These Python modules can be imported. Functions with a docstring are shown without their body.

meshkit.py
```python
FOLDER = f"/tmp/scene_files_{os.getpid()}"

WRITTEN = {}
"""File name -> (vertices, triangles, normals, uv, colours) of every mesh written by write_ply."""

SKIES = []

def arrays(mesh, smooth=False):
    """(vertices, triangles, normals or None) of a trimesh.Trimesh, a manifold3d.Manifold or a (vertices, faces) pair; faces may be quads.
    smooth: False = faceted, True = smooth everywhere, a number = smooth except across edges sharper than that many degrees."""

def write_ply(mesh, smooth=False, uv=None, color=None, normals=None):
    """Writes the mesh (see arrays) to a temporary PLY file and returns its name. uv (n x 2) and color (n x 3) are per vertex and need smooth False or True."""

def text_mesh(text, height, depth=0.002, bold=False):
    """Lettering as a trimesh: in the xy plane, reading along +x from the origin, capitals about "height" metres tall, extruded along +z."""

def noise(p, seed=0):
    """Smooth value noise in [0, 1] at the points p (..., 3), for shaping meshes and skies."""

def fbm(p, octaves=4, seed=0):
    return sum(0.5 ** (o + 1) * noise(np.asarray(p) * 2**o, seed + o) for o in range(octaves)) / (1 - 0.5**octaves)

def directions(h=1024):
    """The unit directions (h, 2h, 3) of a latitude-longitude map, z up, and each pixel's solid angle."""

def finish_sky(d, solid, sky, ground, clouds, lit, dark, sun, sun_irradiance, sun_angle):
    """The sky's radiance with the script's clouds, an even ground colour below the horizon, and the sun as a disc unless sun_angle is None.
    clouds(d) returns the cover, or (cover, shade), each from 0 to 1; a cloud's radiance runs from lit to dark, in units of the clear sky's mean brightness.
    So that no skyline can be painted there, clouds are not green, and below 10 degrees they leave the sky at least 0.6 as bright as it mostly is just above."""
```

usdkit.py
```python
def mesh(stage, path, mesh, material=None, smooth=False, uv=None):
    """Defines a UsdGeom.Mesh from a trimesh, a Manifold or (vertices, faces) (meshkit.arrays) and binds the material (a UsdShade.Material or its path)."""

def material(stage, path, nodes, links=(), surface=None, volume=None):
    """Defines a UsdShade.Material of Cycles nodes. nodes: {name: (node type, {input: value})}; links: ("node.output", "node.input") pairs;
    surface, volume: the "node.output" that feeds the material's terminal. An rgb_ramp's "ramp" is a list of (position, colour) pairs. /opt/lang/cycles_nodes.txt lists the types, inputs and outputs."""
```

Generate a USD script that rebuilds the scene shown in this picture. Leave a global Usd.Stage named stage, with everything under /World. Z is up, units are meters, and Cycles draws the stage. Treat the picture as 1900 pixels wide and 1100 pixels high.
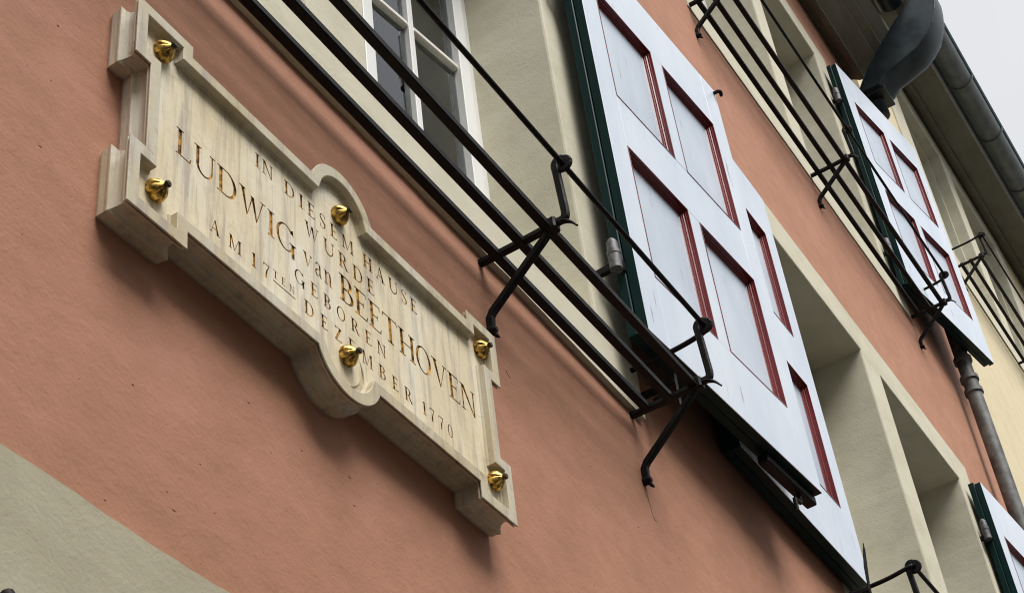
import math, random
import numpy as np, trimesh, shapely
from shapely import affinity
from shapely.geometry import Polygon, Point, box as sbox, LineString
from shapely.ops import unary_union
from pxr import Usd, UsdGeom, UsdLux, UsdShade, Sdf, Gf, Vt
import usdkit, meshkit

random.seed(7); RNG = np.random.default_rng(7)
stage = Usd.Stage.CreateInMemory()
UsdGeom.SetStageUpAxis(stage, UsdGeom.Tokens.z); UsdGeom.SetStageMetersPerUnit(stage, 1.0)
world = UsdGeom.Xform.Define(stage, '/World'); stage.SetDefaultPrim(world.GetPrim())
UsdGeom.Scope.Define(stage, '/World/Looks')
EYE = 1.6      # the camera's height; z values below count from it, facade plane is y = 0, d = metres proud of it

# ------------------------------------------------------------------ camera
cam = UsdGeom.Camera.Define(stage, '/World/camera')
RIGHT = np.array([0.52305269, -0.84621591, -0.10165878]); DOWN = np.array([0.52502505, 0.41386337, -0.74368395]); FWD = np.array([0.67139004, 0.33561248, 0.6607569])
mt = Gf.Matrix4d(*RIGHT, 0, *(-DOWN), 0, *(-FWD), 0, 0.0, -1.2, EYE, 1)
cam.AddTransformOp().Set(mt)
cam.CreateHorizontalApertureAttr(36.0); cam.CreateFocalLengthAttr(3212.3 / 1900 * 36.0)
cam.CreateClippingRangeAttr(Gf.Vec2f(0.05, 5000))
cam.CreateExposureAttr(2.0)

# ------------------------------------------------------------------ sky and soft sun (overcast)
SUN = np.array([-0.16, -0.50, 0.84]); SUN /= np.linalg.norm(SUN)
EL = math.asin(SUN[2]); ROT = math.atan2(SUN[0], SUN[1])
sky = UsdLux.DomeLight.Define(stage, '/World/sky'); sky.CreateIntensityAttr(1.0)
skym = usdkit.material(stage, '/World/Looks/sky', {
    'tc': ('texture_coordinate', {}),
    'sky': ('sky_texture', {'sky_type': 'single_scattering', 'sun_disc': False, 'sun_elevation': EL, 'sun_rotation': ROT, 'air_density': 1.0, 'aerosol_density': 2.0}),
    'mp': ('mapping', {'scale': (1.0, 1.0, 2.0)}),
    'nz': ('noise_texture', {'scale': 1.3, 'detail': 4.0, 'roughness': 0.5}),
    'rp': ('rgb_ramp', {'ramp': [(0.25, (1.90, 1.90, 1.91)), (0.75, (2.20, 2.19, 2.17))]}),
    'mx': ('mix', {'fac': 0.94}),
    'bg': ('background_shader', {'strength': 0.1}),
}, [('tc.generated', 'mp.vector'), ('mp.vector', 'nz.vector'), ('nz.fac', 'rp.fac'), ('sky.color', 'mx.color1'), ('rp.color', 'mx.color2'), ('mx.color', 'bg.color')], surface='bg.background')
UsdShade.MaterialBindingAPI.Apply(sky.GetPrim()).Bind(skym)
sky.GetPrim().SetCustomDataByKey('kind', 'structure'); sky.GetPrim().SetCustomDataByKey('label', 'pale overcast grey white sky')
sun = UsdLux.DistantLight.Define(stage, '/World/sun')
sun.CreateIntensityAttr(0.32); sun.CreateAngleAttr(36.0); sun.CreateColorAttr(Gf.Vec3f(1.0, 0.975, 0.94))
sun.GetPrim().GetAttribute('inputs:normalize') and UsdLux.LightAPI(sun.GetPrim()).CreateNormalizeAttr(True)
UsdLux.LightAPI(sun.GetPrim()).CreateNormalizeAttr(True)
zax = SUN; xax = np.cross([0, 0, 1.0], zax); xax /= np.linalg.norm(xax); yax = np.cross(zax, xax)
sun.AddTransformOp().Set(Gf.Matrix4d(*xax, 0, *yax, 0, *zax, 0, 0, -6, 12, 1))

# ------------------------------------------------------------------ helpers
used = {}
def numbered(parent, name):
    k = (parent, name); n = used.get(k, 0); used[k] = n + 1
    return name if n == 0 else '%s_%03d' % (name, n)
def data(p, label=None, cat=None, group=None, kind=None):
    for k, v in (('label', label), ('category', cat), ('group', group), ('kind', kind)):
        if v: p.SetCustomDataByKey(k, v)
    return p
ORG = {}
def thing(name, label, cat, loc=(0, 0, 0), rotz=0.0, group=None):
    path = '/World/' + numbered('/World', name)
    x = UsdGeom.Xform.Define(stage, path)
    x.AddTranslateOp().Set(Gf.Vec3d(*map(float, loc)))
    if rotz: x.AddRotateZOp().Set(rotz)
    ORG[path] = np.array(loc, float) if not rotz else np.zeros(3)
    return data(x.GetPrim(), label, cat, group)
def put(name, mesh, mat, parent=None, smooth=False, label=None, kind=None):
    """one Mesh prim; coordinates are the world's, made relative to the thing's base"""
    par = '/World' if parent is None else str(parent.GetPath())
    path = par + '/' + numbered(par, name)
    root = '/'.join(path.split('/')[:3]); off = ORG.get(root, np.zeros(3))
    v, f, n = meshkit.arrays(mesh, False)
    m = usdkit.mesh(stage, path, trimesh.Trimesh(v - off, f, process=False), M[mat], smooth=smooth)
    return data(m.GetPrim(), label=label, kind=kind)
def W(x, d, z): return np.array([x, -d, z + EYE], float)
def cat_(ms):
    return trimesh.util.concatenate([m for m in ms if m is not None])
def bx(x0, x1, d0, d1, z0, z1):
    m = trimesh.creation.box((abs(x1 - x0), abs(d1 - d0), abs(z1 - z0)))
    m.apply_translation(W((x0 + x1) / 2, (d0 + d1) / 2, (z0 + z1) / 2)); return m
def cbx(x0, x1, d0, d1, z0, z1, c=0.003):
    """box with chamfered edges"""
    p = []
    for a in (0, 1, 2):
        lo = np.array([x0, d0, z0], float); hi = np.array([x1, d1, z1], float)
        lo2, hi2 = lo + c, hi - c; lo2[a], hi2[a] = lo[a], hi[a]
        for i in np.ndindex(2, 2, 2): p.append(W(*np.where(i, hi2, lo2)))
    return trimesh.convex.convex_hull(np.array(p))
def loft(loops, closed=True, cap0=False, cap1=False):
    L = [np.asarray(l, float) for l in loops]; n = len(L[0]); V = np.vstack(L); F = []
    m = n if closed else n - 1
    for k in range(len(L) - 1):
        a = np.arange(m); b = (a + 1) % n
        F.append(np.stack([k * n + a, k * n + b, (k + 1) * n + b], 1)); F.append(np.stack([k * n + a, (k + 1) * n + b, (k + 1) * n + a], 1))
    F = np.vstack(F)
    for flag, k in ((cap0, 0), (cap1, len(L) - 1)):
        if flag:
            c = len(V); V = np.vstack([V, L[k].mean(0)]); a = np.arange(n)
            F = np.vstack([F, np.stack([k * n + a, k * n + (a + 1) % n, np.full(n, c)], 1)])
    t = trimesh.Trimesh(V, F, process=False)
    return t
def sweep(pts, wid, hei=None, sides=8, up=(0, 0, 1), caps=True, square=False):
    """tube along pts; wid/hei full sizes (scalars or lists); square: chamfered rectangle section"""
    p = np.asarray(pts, float); n = len(p)
    wid = np.broadcast_to(np.asarray(wid, float), (n,)); hei = wid if hei is None else np.broadcast_to(np.asarray(hei, float), (n,))
    t = np.gradient(p, axis=0); t /= np.linalg.norm(t, axis=1, keepdims=True)
    if square:
        c = 0.72; sec = np.array([(1, -c), (1, c), (c, 1), (-c, 1), (-1, c), (-1, -c), (-c, -1), (c, -1)]) * 0.5
    else:
        a = np.arange(sides) * 2 * np.pi / sides; sec = np.stack([np.cos(a), np.sin(a)], 1) * 0.5
    loops = []
    for k in range(n):
        s = np.cross(t[k], up)
        if np.linalg.norm(s) < 1e-3: s = np.cross(t[k], (1, 0, 0.01))
        s /= np.linalg.norm(s); u = np.cross(s, t[k])
        loops.append(p[k] + sec[:, :1] * s * wid[k] + sec[:, 1:] * u * hei[k])
    return loft(loops, True, caps, caps)
def smooth_path(pts, n=6):
    p = np.asarray(pts, float); out = []
    q = np.vstack([2 * p[0] - p[1], p, 2 * p[-1] - p[-2]])
    for k in range(1, len(q) - 2):
        for s in np.linspace(0, 1, n, endpoint=False):
            a, b, c, d = q[k - 1], q[k], q[k + 1], q[k + 2]
            out.append(0.5 * ((2 * b) + (c - a) * s + (2 * a - 5 * b + 4 * c - d) * s**2 + (3 * b - a - 3 * c + d) * s**3))
    out.append(p[-1]); return np.array(out)
def polys(g): return [p for p in getattr(g, 'geoms', [g]) if p.geom_type == 'Polygon' and p.area > 1e-9]
def slab(poly, d0, d1):
    """shapely polygon in facade coordinates (x, z), extruded from d0 to d1"""
    ms = []
    for p in polys(poly):
        m = trimesh.creation.extrude_polygon(p, abs(d1 - d0), engine='earcut')
        v = np.array(m.vertices); w = np.stack([v[:, 0], -(min(d0, d1) + v[:, 2]), v[:, 1] + EYE], 1)
        ms.append(trimesh.Trimesh(w, np.array(m.faces)[:, ::-1], process=False))
    return cat_(ms)
def sheet(poly, d):
    ms = []
    for p in polys(poly):
        v, f = trimesh.creation.triangulate_polygon(p, engine='earcut')
        ms.append(trimesh.Trimesh(np.stack([v[:, 0], np.full(len(v), -d), v[:, 1] + EYE], 1), f[:, ::-1], process=False))
    return cat_(ms)
def loop3(xy, d): xy = np.asarray(xy); return np.stack([xy[:, 0], np.full(len(xy), -d), xy[:, 1] + EYE], 1)
def offset(xy, o):
    """inward offset of a CCW loop by mitred vertex normals"""
    p = np.asarray(xy, float); a = np.roll(p, 1, 0); b = np.roll(p, -1, 0)
    e0 = p - a; e1 = b - p; e0 /= np.linalg.norm(e0, axis=1, keepdims=True); e1 /= np.linalg.norm(e1, axis=1, keepdims=True)
    n0 = np.stack([-e0[:, 1], e0[:, 0]], 1); n1 = np.stack([-e1[:, 1], e1[:, 0]], 1)
    m = n0 + n1; m /= np.linalg.norm(m, axis=1, keepdims=True); k = 1 / np.maximum(0.35, (m * n0).sum(1))
    return p + m * (k * o)[:, None]
def wavy_rect(x0, x1, z0, z1, amp, step=0.02, seed=0):
    """hand-drawn rectangle: CCW loop whose sides waver"""
    P = []
    c = [(x0, z0), (x1, z0), (x1, z1), (x0, z1)]
    for k in range(4):
        a, b = np.array(c[k]), np.array(c[(k + 1) % 4]); L = np.linalg.norm(b - a); n = max(2, int(L / step)); t = (b - a) / L; nn = np.array([t[1], -t[0]])
        for i in range(n):
            s = i / n; q = a + (b - a) * s
            h = meshkit.fbm(np.array([q[0] * 11 + seed * 7.1, q[1] * 11, seed * 3.3 + k]), 4, seed) - 0.5
            P.append(q + nn * h * 2 * amp * min(1, 8 * s, 8 * (1 - s)))
    return np.array(P)

# ------------------------------------------------------------------ materials
M = {}
def mat(name, nodes, links, surface='p.BSDF'):
    M[name] = usdkit.material(stage, '/World/Looks/' + name, nodes, links, surface=surface); return M[name]
def plaster(name, c_lo, c_mid, c_hi, bump=0.5, fleck=(0.25, 0.14, 0.1), rough=0.85, streak=(7.0, 7.0, 17.0)):
    mat(name, {
        'g': ('geometry', {}), 'm1': ('mapping', {'scale': streak}), 'm2': ('mapping', {'scale': (1.0, 1.0, 1.6)}),
        'n1': ('noise_texture', {'scale': 1.6, 'detail': 8.0, 'roughness': 0.62}),
        'n2': ('noise_texture', {'scale': 2.2, 'detail': 6.0, 'roughness': 0.68, 'distortion': 0.6}),
        'n3': ('noise_texture', {'scale': 130.0, 'detail': 4.0, 'roughness': 0.6}),
        'n4': ('noise_texture', {'scale': 60.0, 'detail': 2.0, 'roughness': 0.5}),
        'n5': ('noise_texture', {'scale': 6.0, 'detail': 6.0, 'roughness': 0.7, 'distortion': 0.4}),
        'r1': ('rgb_ramp', {'ramp': [(0.36, c_lo), (0.5, c_mid), (0.64, c_hi)]}),
        'r4': ('rgb_ramp', {'ramp': [(0.0, (0, 0, 0)), (0.745, (0, 0, 0)), (0.80, (1, 1, 1))]}),
        'av': ('mix_float', {'fac': 0.5}), 'av2': ('mix_float', {'fac': 0.3}),
        'mx': ('mix', {'color2': fleck}), 'fm': ('math', {'math_type': 'multiply', 'value2': 0.35}),
        'h1': ('math', {'math_type': 'multiply_add', 'value2': 0.32}), 'h2': ('math', {'math_type': 'multiply_add', 'value2': 0.30}), 'h0': ('math', {'math_type': 'multiply', 'value2': 0.8}),
        'b': ('bump', {'strength': bump, 'distance': 0.0055}),
        'p': ('principled_bsdf', {'roughness': rough, 'specular_ior_level': 0.3, 'diffuse_roughness': 0.0}),
    }, [('g.position', 'm1.vector'), ('g.position', 'm2.vector'), ('m1.vector', 'n1.vector'), ('m2.vector', 'n2.vector'), ('g.position', 'n3.vector'), ('g.position', 'n4.vector'), ('g.position', 'n5.vector'),
        ('n1.fac', 'av.a'), ('n2.fac', 'av.b'), ('av.result', 'av2.a'), ('n5.fac', 'av2.b'), ('av2.result', 'r1.fac'), ('r1.color', 'mx.color1'), ('n4.fac', 'r4.fac'), ('r4.color', 'fm.value1'), ('fm.value', 'mx.fac'), ('mx.color', 'p.base_color'),
        ('n5.fac', 'h0.value1'), ('n3.fac', 'h1.value1'), ('h0.value', 'h1.value3'), ('n1.fac', 'h2.value1'), ('h1.value', 'h2.value3'), ('h2.value', 'b.height'), ('b.normal', 'p.normal')])
plaster('pink_plaster', (0.345, 0.172, 0.100), (0.415, 0.202, 0.126), (0.475, 0.238, 0.160), 0.5)
plaster('beige_plaster', (0.47, 0.44, 0.33), (0.55, 0.52, 0.40), (0.61, 0.58, 0.46), bump=0.45, fleck=(0.22, 0.2, 0.14), streak=(4.0, 4.0, 7.0))
plaster('grey_plaster', (0.37, 0.335, 0.235), (0.43, 0.395, 0.285), (0.49, 0.455, 0.34), bump=0.45, fleck=(0.18, 0.165, 0.12), streak=(4.0, 4.0, 7.0))
plaster('yellow_plaster', (0.57, 0.48, 0.30), (0.64, 0.55, 0.36), (0.69, 0.60, 0.41), bump=0.3, fleck=(0.35, 0.3, 0.18))
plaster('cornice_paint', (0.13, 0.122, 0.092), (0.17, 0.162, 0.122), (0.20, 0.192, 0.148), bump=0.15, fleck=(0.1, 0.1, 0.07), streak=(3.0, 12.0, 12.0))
def marble(name, k=1.0, f4=0.42):
    mat(name, {
        'g': ('geometry', {}), 'm1': ('mapping', {'scale': (50.0, 50.0, 4.2)}), 'm2': ('mapping', {'scale': (9.0, 9.0, 3.5)}),
        'n1': ('noise_texture', {'scale': 1.0, 'detail': 8.0, 'roughness': 0.64, 'distortion': 0.35}),
        'n2': ('noise_texture', {'scale': 1.0, 'detail': 5.0, 'roughness': 0.62, 'distortion': 0.6}),
        'n3': ('noise_texture', {'scale': 55.0, 'detail': 6.0, 'roughness': 0.65}),
        'n4': ('noise_texture', {'scale': 14.0, 'detail': 5.0, 'roughness': 0.7, 'distortion': 1.2}),
        'r1': ('rgb_ramp', {'ramp': [(0.30, (0.54 * k, 0.455 * k, 0.28 * k)), (0.50, (0.62 * k, 0.548 * k, 0.385 * k)), (0.70, (0.65 * k, 0.615 * k, 0.51 * k))]}),
        'r2': ('rgb_ramp', {'ramp': [(0.48, (0, 0, 0)), (0.64, (1, 1, 1))]}),
        'r4': ('rgb_ramp', {'ramp': [(0.58, (0, 0, 0)), (0.74, (1, 1, 1))]}),
        'f2': ('math', {'math_type': 'multiply', 'value2': 0.72}), 'f4': ('math', {'math_type': 'multiply', 'value2': f4}),
        'x1': ('mix', {'color2': (0.38, 0.325, 0.275)}), 'x2': ('mix', {'color2': (0.30, 0.23, 0.13)}),
        'b': ('bump', {'strength': 0.25, 'distance': 0.004}),
        'p': ('principled_bsdf', {'roughness': 0.62, 'specular_ior_level': 0.35, 'subsurface_weight': 0.0}),
    }, [('g.position', 'm1.vector'), ('g.position', 'm2.vector'), ('m1.vector', 'n1.vector'), ('m2.vector', 'n2.vector'), ('g.position', 'n3.vector'), ('g.position', 'n4.vector'),
        ('n2.fac', 'r1.fac'), ('n1.fac', 'r2.fac'), ('n4.fac', 'r4.fac'), ('r2.color', 'f2.value1'), ('r4.color', 'f4.value1'), ('r1.color', 'x1.color1'), ('f2.value', 'x1.fac'),
        ('x1.color', 'x2.color1'), ('f4.value', 'x2.fac'), ('x2.color', 'p.base_color'), ('n3.fac', 'b.height'), ('b.normal', 'p.normal')])
marble('marble', 1.20); marble('marble_frame', 0.90, 0.85)
def metal(name, c0, c1, metallic, rough, scale=40.0, lo=0.45, hi=0.6, bump=0.15, dist=0.002, spec=0.5):
    mat(name, {
        'tc': ('geometry', {}), 'n': ('noise_texture', {'scale': scale, 'detail': 6.0, 'roughness': 0.65}),
        'r': ('rgb_ramp', {'ramp': [(lo, c0), (hi, c1)]}), 'rr': ('map_range', {'from_min': 0.3, 'from_max': 0.7, 'to_min': rough - 0.08, 'to_max': rough + 0.12}),
        'b': ('bump', {'strength': bump, 'distance': dist}),
        'p': ('principled_bsdf', {'metallic': metallic, 'specular_ior_level': spec}),
    }, [('tc.position', 'n.vector'), ('n.fac', 'r.fac'), ('n.fac', 'rr.value'), ('rr.result', 'p.roughness'), ('r.color', 'p.base_color'), ('n.fac', 'b.height'), ('b.normal', 'p.normal')])
metal('gold', (0.20, 0.12, 0.035), (0.74, 0.49, 0.13), 1.0, 0.40, 110.0, 0.42, 0.60)
metal('gilding', (0.105, 0.055, 0.020), (0.62, 0.37, 0.085), 0.5, 0.42, 110.0, 0.42, 0.56)
metal('dark_knob', (0.03, 0.024, 0.012), (0.12, 0.085, 0.03), 0.8, 0.4)
metal('wrought_iron', (0.004, 0.004, 0.0045), (0.014, 0.011, 0.010), 0.0, 0.5, 45.0, 0.42, 0.7, 0.5, 0.003, 0.14)
metal('zinc', (0.075, 0.085, 0.082), (0.15, 0.16, 0.155), 0.35, 0.5, 9.0, 0.35, 0.68, 0.1)
metal('pipe_lead', (0.06, 0.06, 0.058), (0.165, 0.17, 0.163), 0.25, 0.55, 11.0, 0.4, 0.62, 0.15)
metal('dark_copper', (0.012, 0.020, 0.024), (0.030, 0.048, 0.056), 0.2, 0.42, 7.0, 0.4, 0.7, 0.1)
metal('slate_edge', (0.02, 0.06, 0.085), (0.03, 0.09, 0.12), 0.0, 0.5, 12.0)
metal('hinge_iron', (0.07, 0.07, 0.072), (0.16, 0.16, 0.165), 0.3, 0.55, 90.0)
metal('roof_tile', (0.05, 0.05, 0.055), (0.09, 0.085, 0.085), 0.0, 0.7, 8.0)
metal('asphalt', (0.06, 0.06, 0.06), (0.11, 0.108, 0.10), 0.0, 0.85, 3.0)
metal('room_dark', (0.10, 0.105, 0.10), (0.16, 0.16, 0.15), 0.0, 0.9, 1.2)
metal('white_blind', (0.78, 0.80, 0.82), (0.84, 0.86, 0.88), 0.0, 0.8, 3.0)
metal('net_grey', (0.70, 0.78, 0.77), (0.78, 0.84, 0.83), 0.0, 0.9, 4.0)
metal('putty_white', (0.60, 0.58, 0.52), (0.72, 0.70, 0.64), 0.0, 0.5, 18.0, 0.35, 0.6)
metal('crack_dark', (0.05, 0.03, 0.02), (0.10, 0.06, 0.045), 0.0, 0.9)
def paint(name, c, c2, worn, rough=0.38, wear=0.0, axis=(48.0, 48.0, 4.0), spec=0.35):
    mat(name, {
        'tc': ('texture_coordinate', {}), 'm': ('mapping', {'scale': axis}), 'm2': ('mapping', {'scale': (3.0, 3.0, 1.2)}),
        'n1': ('noise_texture', {'scale': 1.0, 'detail': 5.0, 'roughness': 0.6}), 'n2': ('noise_texture', {'scale': 1.4, 'detail': 5.0, 'roughness': 0.6}),
        'r1': ('rgb_ramp', {'ramp': [(0.35, c), (0.65, c2)]}),
        'r2': ('rgb_ramp', {'ramp': [(0.0, (0, 0, 0)), (0.69 - wear, (0, 0, 0)), (0.73 - wear, (1, 1, 1))]}),
        'x': ('mix', {'color2': worn}), 'f': ('math', {'math_type': 'multiply', 'value2': 0.8}),
        'b': ('bump', {'strength': 0.12, 'distance': 0.002}),
        'p': ('principled_bsdf', {'roughness': rough, 'specular_ior_level': spec}),
    }, [('tc.object', 'm.vector'), ('tc.object', 'm2.vector'), ('m.vector', 'n1.vector'), ('m2.vector', 'n2.vector'), ('n2.fac', 'r1.fac'), ('n1.fac', 'r2.fac'), ('r1.color', 'x.color1'), ('r2.color', 'f.value1'), ('f.value', 'x.fac'), ('x.color', 'p.base_color'), ('n1.fac', 'b.height'), ('b.normal', 'p.normal')])
paint('shutter_white', (0.54, 0.615, 0.715), (0.655, 0.715, 0.795), (0.20, 0.21, 0.25), 0.34, 0.035)
paint('shutter_panel', (0.46, 0.53, 0.625), (0.58, 0.645, 0.73), (0.20, 0.21, 0.25), 0.36, 0.045)
paint('oxblood', (0.125, 0.014, 0.016), (0.175, 0.021, 0.023), (0.30, 0.12, 0.12), 0.30, -0.03, (90.0, 90.0, 90.0))
paint('shutter_green', (0.003, 0.019, 0.019), (0.005, 0.027, 0.026), (0.06, 0.12, 0.12), 0.45, -0.02, spec=0.12)
paint('sash_white', (0.66, 0.67, 0.655), (0.75, 0.755, 0.74), (0.40, 0.36, 0.30), 0.42, 0.0, (90.0, 90.0, 8.0))
mat('glass', {
    'g': ('geometry', {}), 'n': ('noise_texture', {'scale': 5.0, 'detail': 1.0}), 'b': ('bump', {'strength': 0.06, 'distance': 0.01}),
    'fr': ('fresnel', {'IOR': 1.75}), 'tr': ('transparent_bsdf', {'color': (0.92, 0.97, 0.96)}), 'gl': ('glossy_bsdf', {'color': (0.95, 0.98, 1.0), 'roughness': 0.02}), 'x': ('mix_closure', {}),
}, [('g.position', 'n.vector'), ('n.fac', 'b.height'), ('b.normal', 'gl.normal'), ('fr.fac', 'x.fac'), ('tr.BSDF', 'x.closure1'), ('gl.BSDF', 'x.closure2')], surface='x.closure')

# ------------------------------------------------------------------ ground
data(put('street', (np.array([[-150, -150, 0], [150, -150, 0], [150, -1.9, 0], [-150, -1.9, 0]], float), np.array([[0, 1, 2, 3]])), 'asphalt'), 'dark street in front of the houses', kind='structure')
data(put('pavement', bx(-150, 150, 0.0, 1.9, -EYE - 0.3, -EYE + 0.12), 'roof_tile'), 'grey pavement along the foot of the houses', kind='structure')

# ------------------------------------------------------------------ houses: walls, surrounds, windows
def surround(parent, x0, x1, z0, z1, ops, seed, name='window_surround', proud=0.005, rebate=0.0, amp=0.006, label=None, material='beige_plaster', tilt=0.0):
    outer = wavy_rect(x0, x1, z0, z1, amp, 0.025, seed); ms = []
    if tilt: outer[:, 1] -= np.where(outer[:, 1] < z0 + 0.03, np.maximum(0, outer[:, 0] - 2.0) * tilt, 0)
    P = Polygon(outer)
    for k, (a, b, c, e) in enumerate(ops):
        o = wavy_rect(a, b, c, e, 0.0022, 0.03, seed + 11 + k)
        P = P.difference(Polygon(offset(o, -0.006)))
        rings = [loop3(offset(o, -0.006), proud), loop3(offset(o, -0.002), proud - 0.002), loop3(o, proud - 0.007)]
        if rebate: rings += [loop3(o, -0.075), loop3(offset(o, rebate), -0.077)]
        rings += [loop3(offset(o, rebate), -0.30)]
        ms.append(loft(rings))
    ms.append(sheet(P, proud)); ms.append(loft([loop3(outer, proud), loop3(outer, -0.02)]))
    return put(name, cat_(ms), material, parent, label=label)
def casement(parent, x0, x1, z0, z1, d=-0.215, rows=3, blind=None, ajar=0.0):
    """two-leaf casement with glazing bars: part window > panes, muntins, sill"""
    f = 0.04; xm = x0 + 0.43 * (x1 - x0)
    fr = [cbx(x0, x0 + f, d - 0.06, d, z0, z1, 0.0015), cbx(x1 - f, x1, d - 0.06, d, z0, z1, 0.0015), bx(x0 + f, x1 - f, d - 0.06, d - 0.002, z0, z0 + f), bx(x0 + f, x1 - f, d - 0.06, d - 0.002, z1 - f, z1)]
    w = put('window', cat_(fr), 'sash_white', parent)
    for k, (a, b) in enumerate(((x0 + f + 0.003, xm - 0.002), (xm + 0.002, x1 - f - 0.003))):
        s = 0.042; e = d + 0.012
        def ro(m, k=k):
            if not ajar or k == 0: return m
            c, n_ = math.cos(ajar), math.sin(ajar); v = np.array(m.vertices) - np.array([x1 - f, -e, 0])
            v = np.stack([c * v[:, 0] + n_ * v[:, 1], -n_ * v[:, 0] + c * v[:, 1], v[:, 2]], 1) + np.array([x1 - f, -e, 0])
            return trimesh.Trimesh(v, m.faces, process=False)
        lf = [cbx(a, a + s, e - 0.045, e, z0 + f, z1 - f, 0.0015), cbx(b - s, b, e - 0.045, e, z0 + f, z1 - f, 0.0015), cbx(a + s, b - s, e - 0.045, e - 0.001, z0 + f, z0 + f + 0.06), cbx(a + s, b - s, e - 0.045, e - 0.001, z1 - f - 0.05, z1 - f)]
        put('sash', ro(cat_(lf)), 'sash_white', w)
        ga, gb, g0, g1 = a + s, b - s, z0 + f + 0.06, z1 - f - 0.05; gm = (ga + gb) / 2; t = 0.010
        put('muntin', ro(cbx(gm - t, gm + t, e - 0.036, e - 0.006, g0, g1, 0.002)), 'sash_white', w)
        for r in range(rows):
            zs = [g0, z0 + 0.47, z0 + 0.95, g1] if rows == 3 else [g0, (g0 + g1) / 2, g1]
            za, zb = zs[r], zs[r + 1]
            if r:
                for (p, q) in ((ga, gm - t), (gm + t, gb)): put('muntin', ro(cbx(p, q, e - 0.036, e - 0.007, za - t, za + t, 0.004)), 'putty_white', w)
            for (p, q) in ((ga, gm - t), (gm + t, gb)):
                put('pane', ro(bx(p - 0.004, q + 0.004, e - 0.026, e - 0.023, za + t - 0.004, zb - t + 0.004)), 'glass', w)
        if blind is not None and k == blind:
            put('blind', bx(ga - 0.01, gb + 0.01, e - 0.066, e - 0.060, g0 - 0.01, g1 + 0.01), 'white_blind', w, label='white roller blind drawn down behind the glass')
    xa, xb2 = x0 - 0.02, x1 + 0.02
    cx = np.linspace(xa, xb2, 60); cd = d - 0.135 + 0.012 * np.sin(cx * 75 + 2 * np.sin(cx * 13))
    put('net_curtain', loft([np.stack([cx, -cd, np.full(60, z0 + 0.02 + EYE)], 1), np.stack([cx, -cd, np.full(60, z1 + 0.05 + EYE)], 1)], closed=False), 'net_grey', w)
    # the room behind
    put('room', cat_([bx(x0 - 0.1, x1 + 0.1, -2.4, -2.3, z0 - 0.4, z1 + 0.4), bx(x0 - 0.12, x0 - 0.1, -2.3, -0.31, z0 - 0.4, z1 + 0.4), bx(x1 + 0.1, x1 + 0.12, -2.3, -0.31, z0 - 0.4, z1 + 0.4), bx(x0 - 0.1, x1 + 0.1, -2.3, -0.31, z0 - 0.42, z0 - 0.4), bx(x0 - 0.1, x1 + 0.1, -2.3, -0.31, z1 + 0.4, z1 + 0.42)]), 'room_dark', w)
    return w

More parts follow.
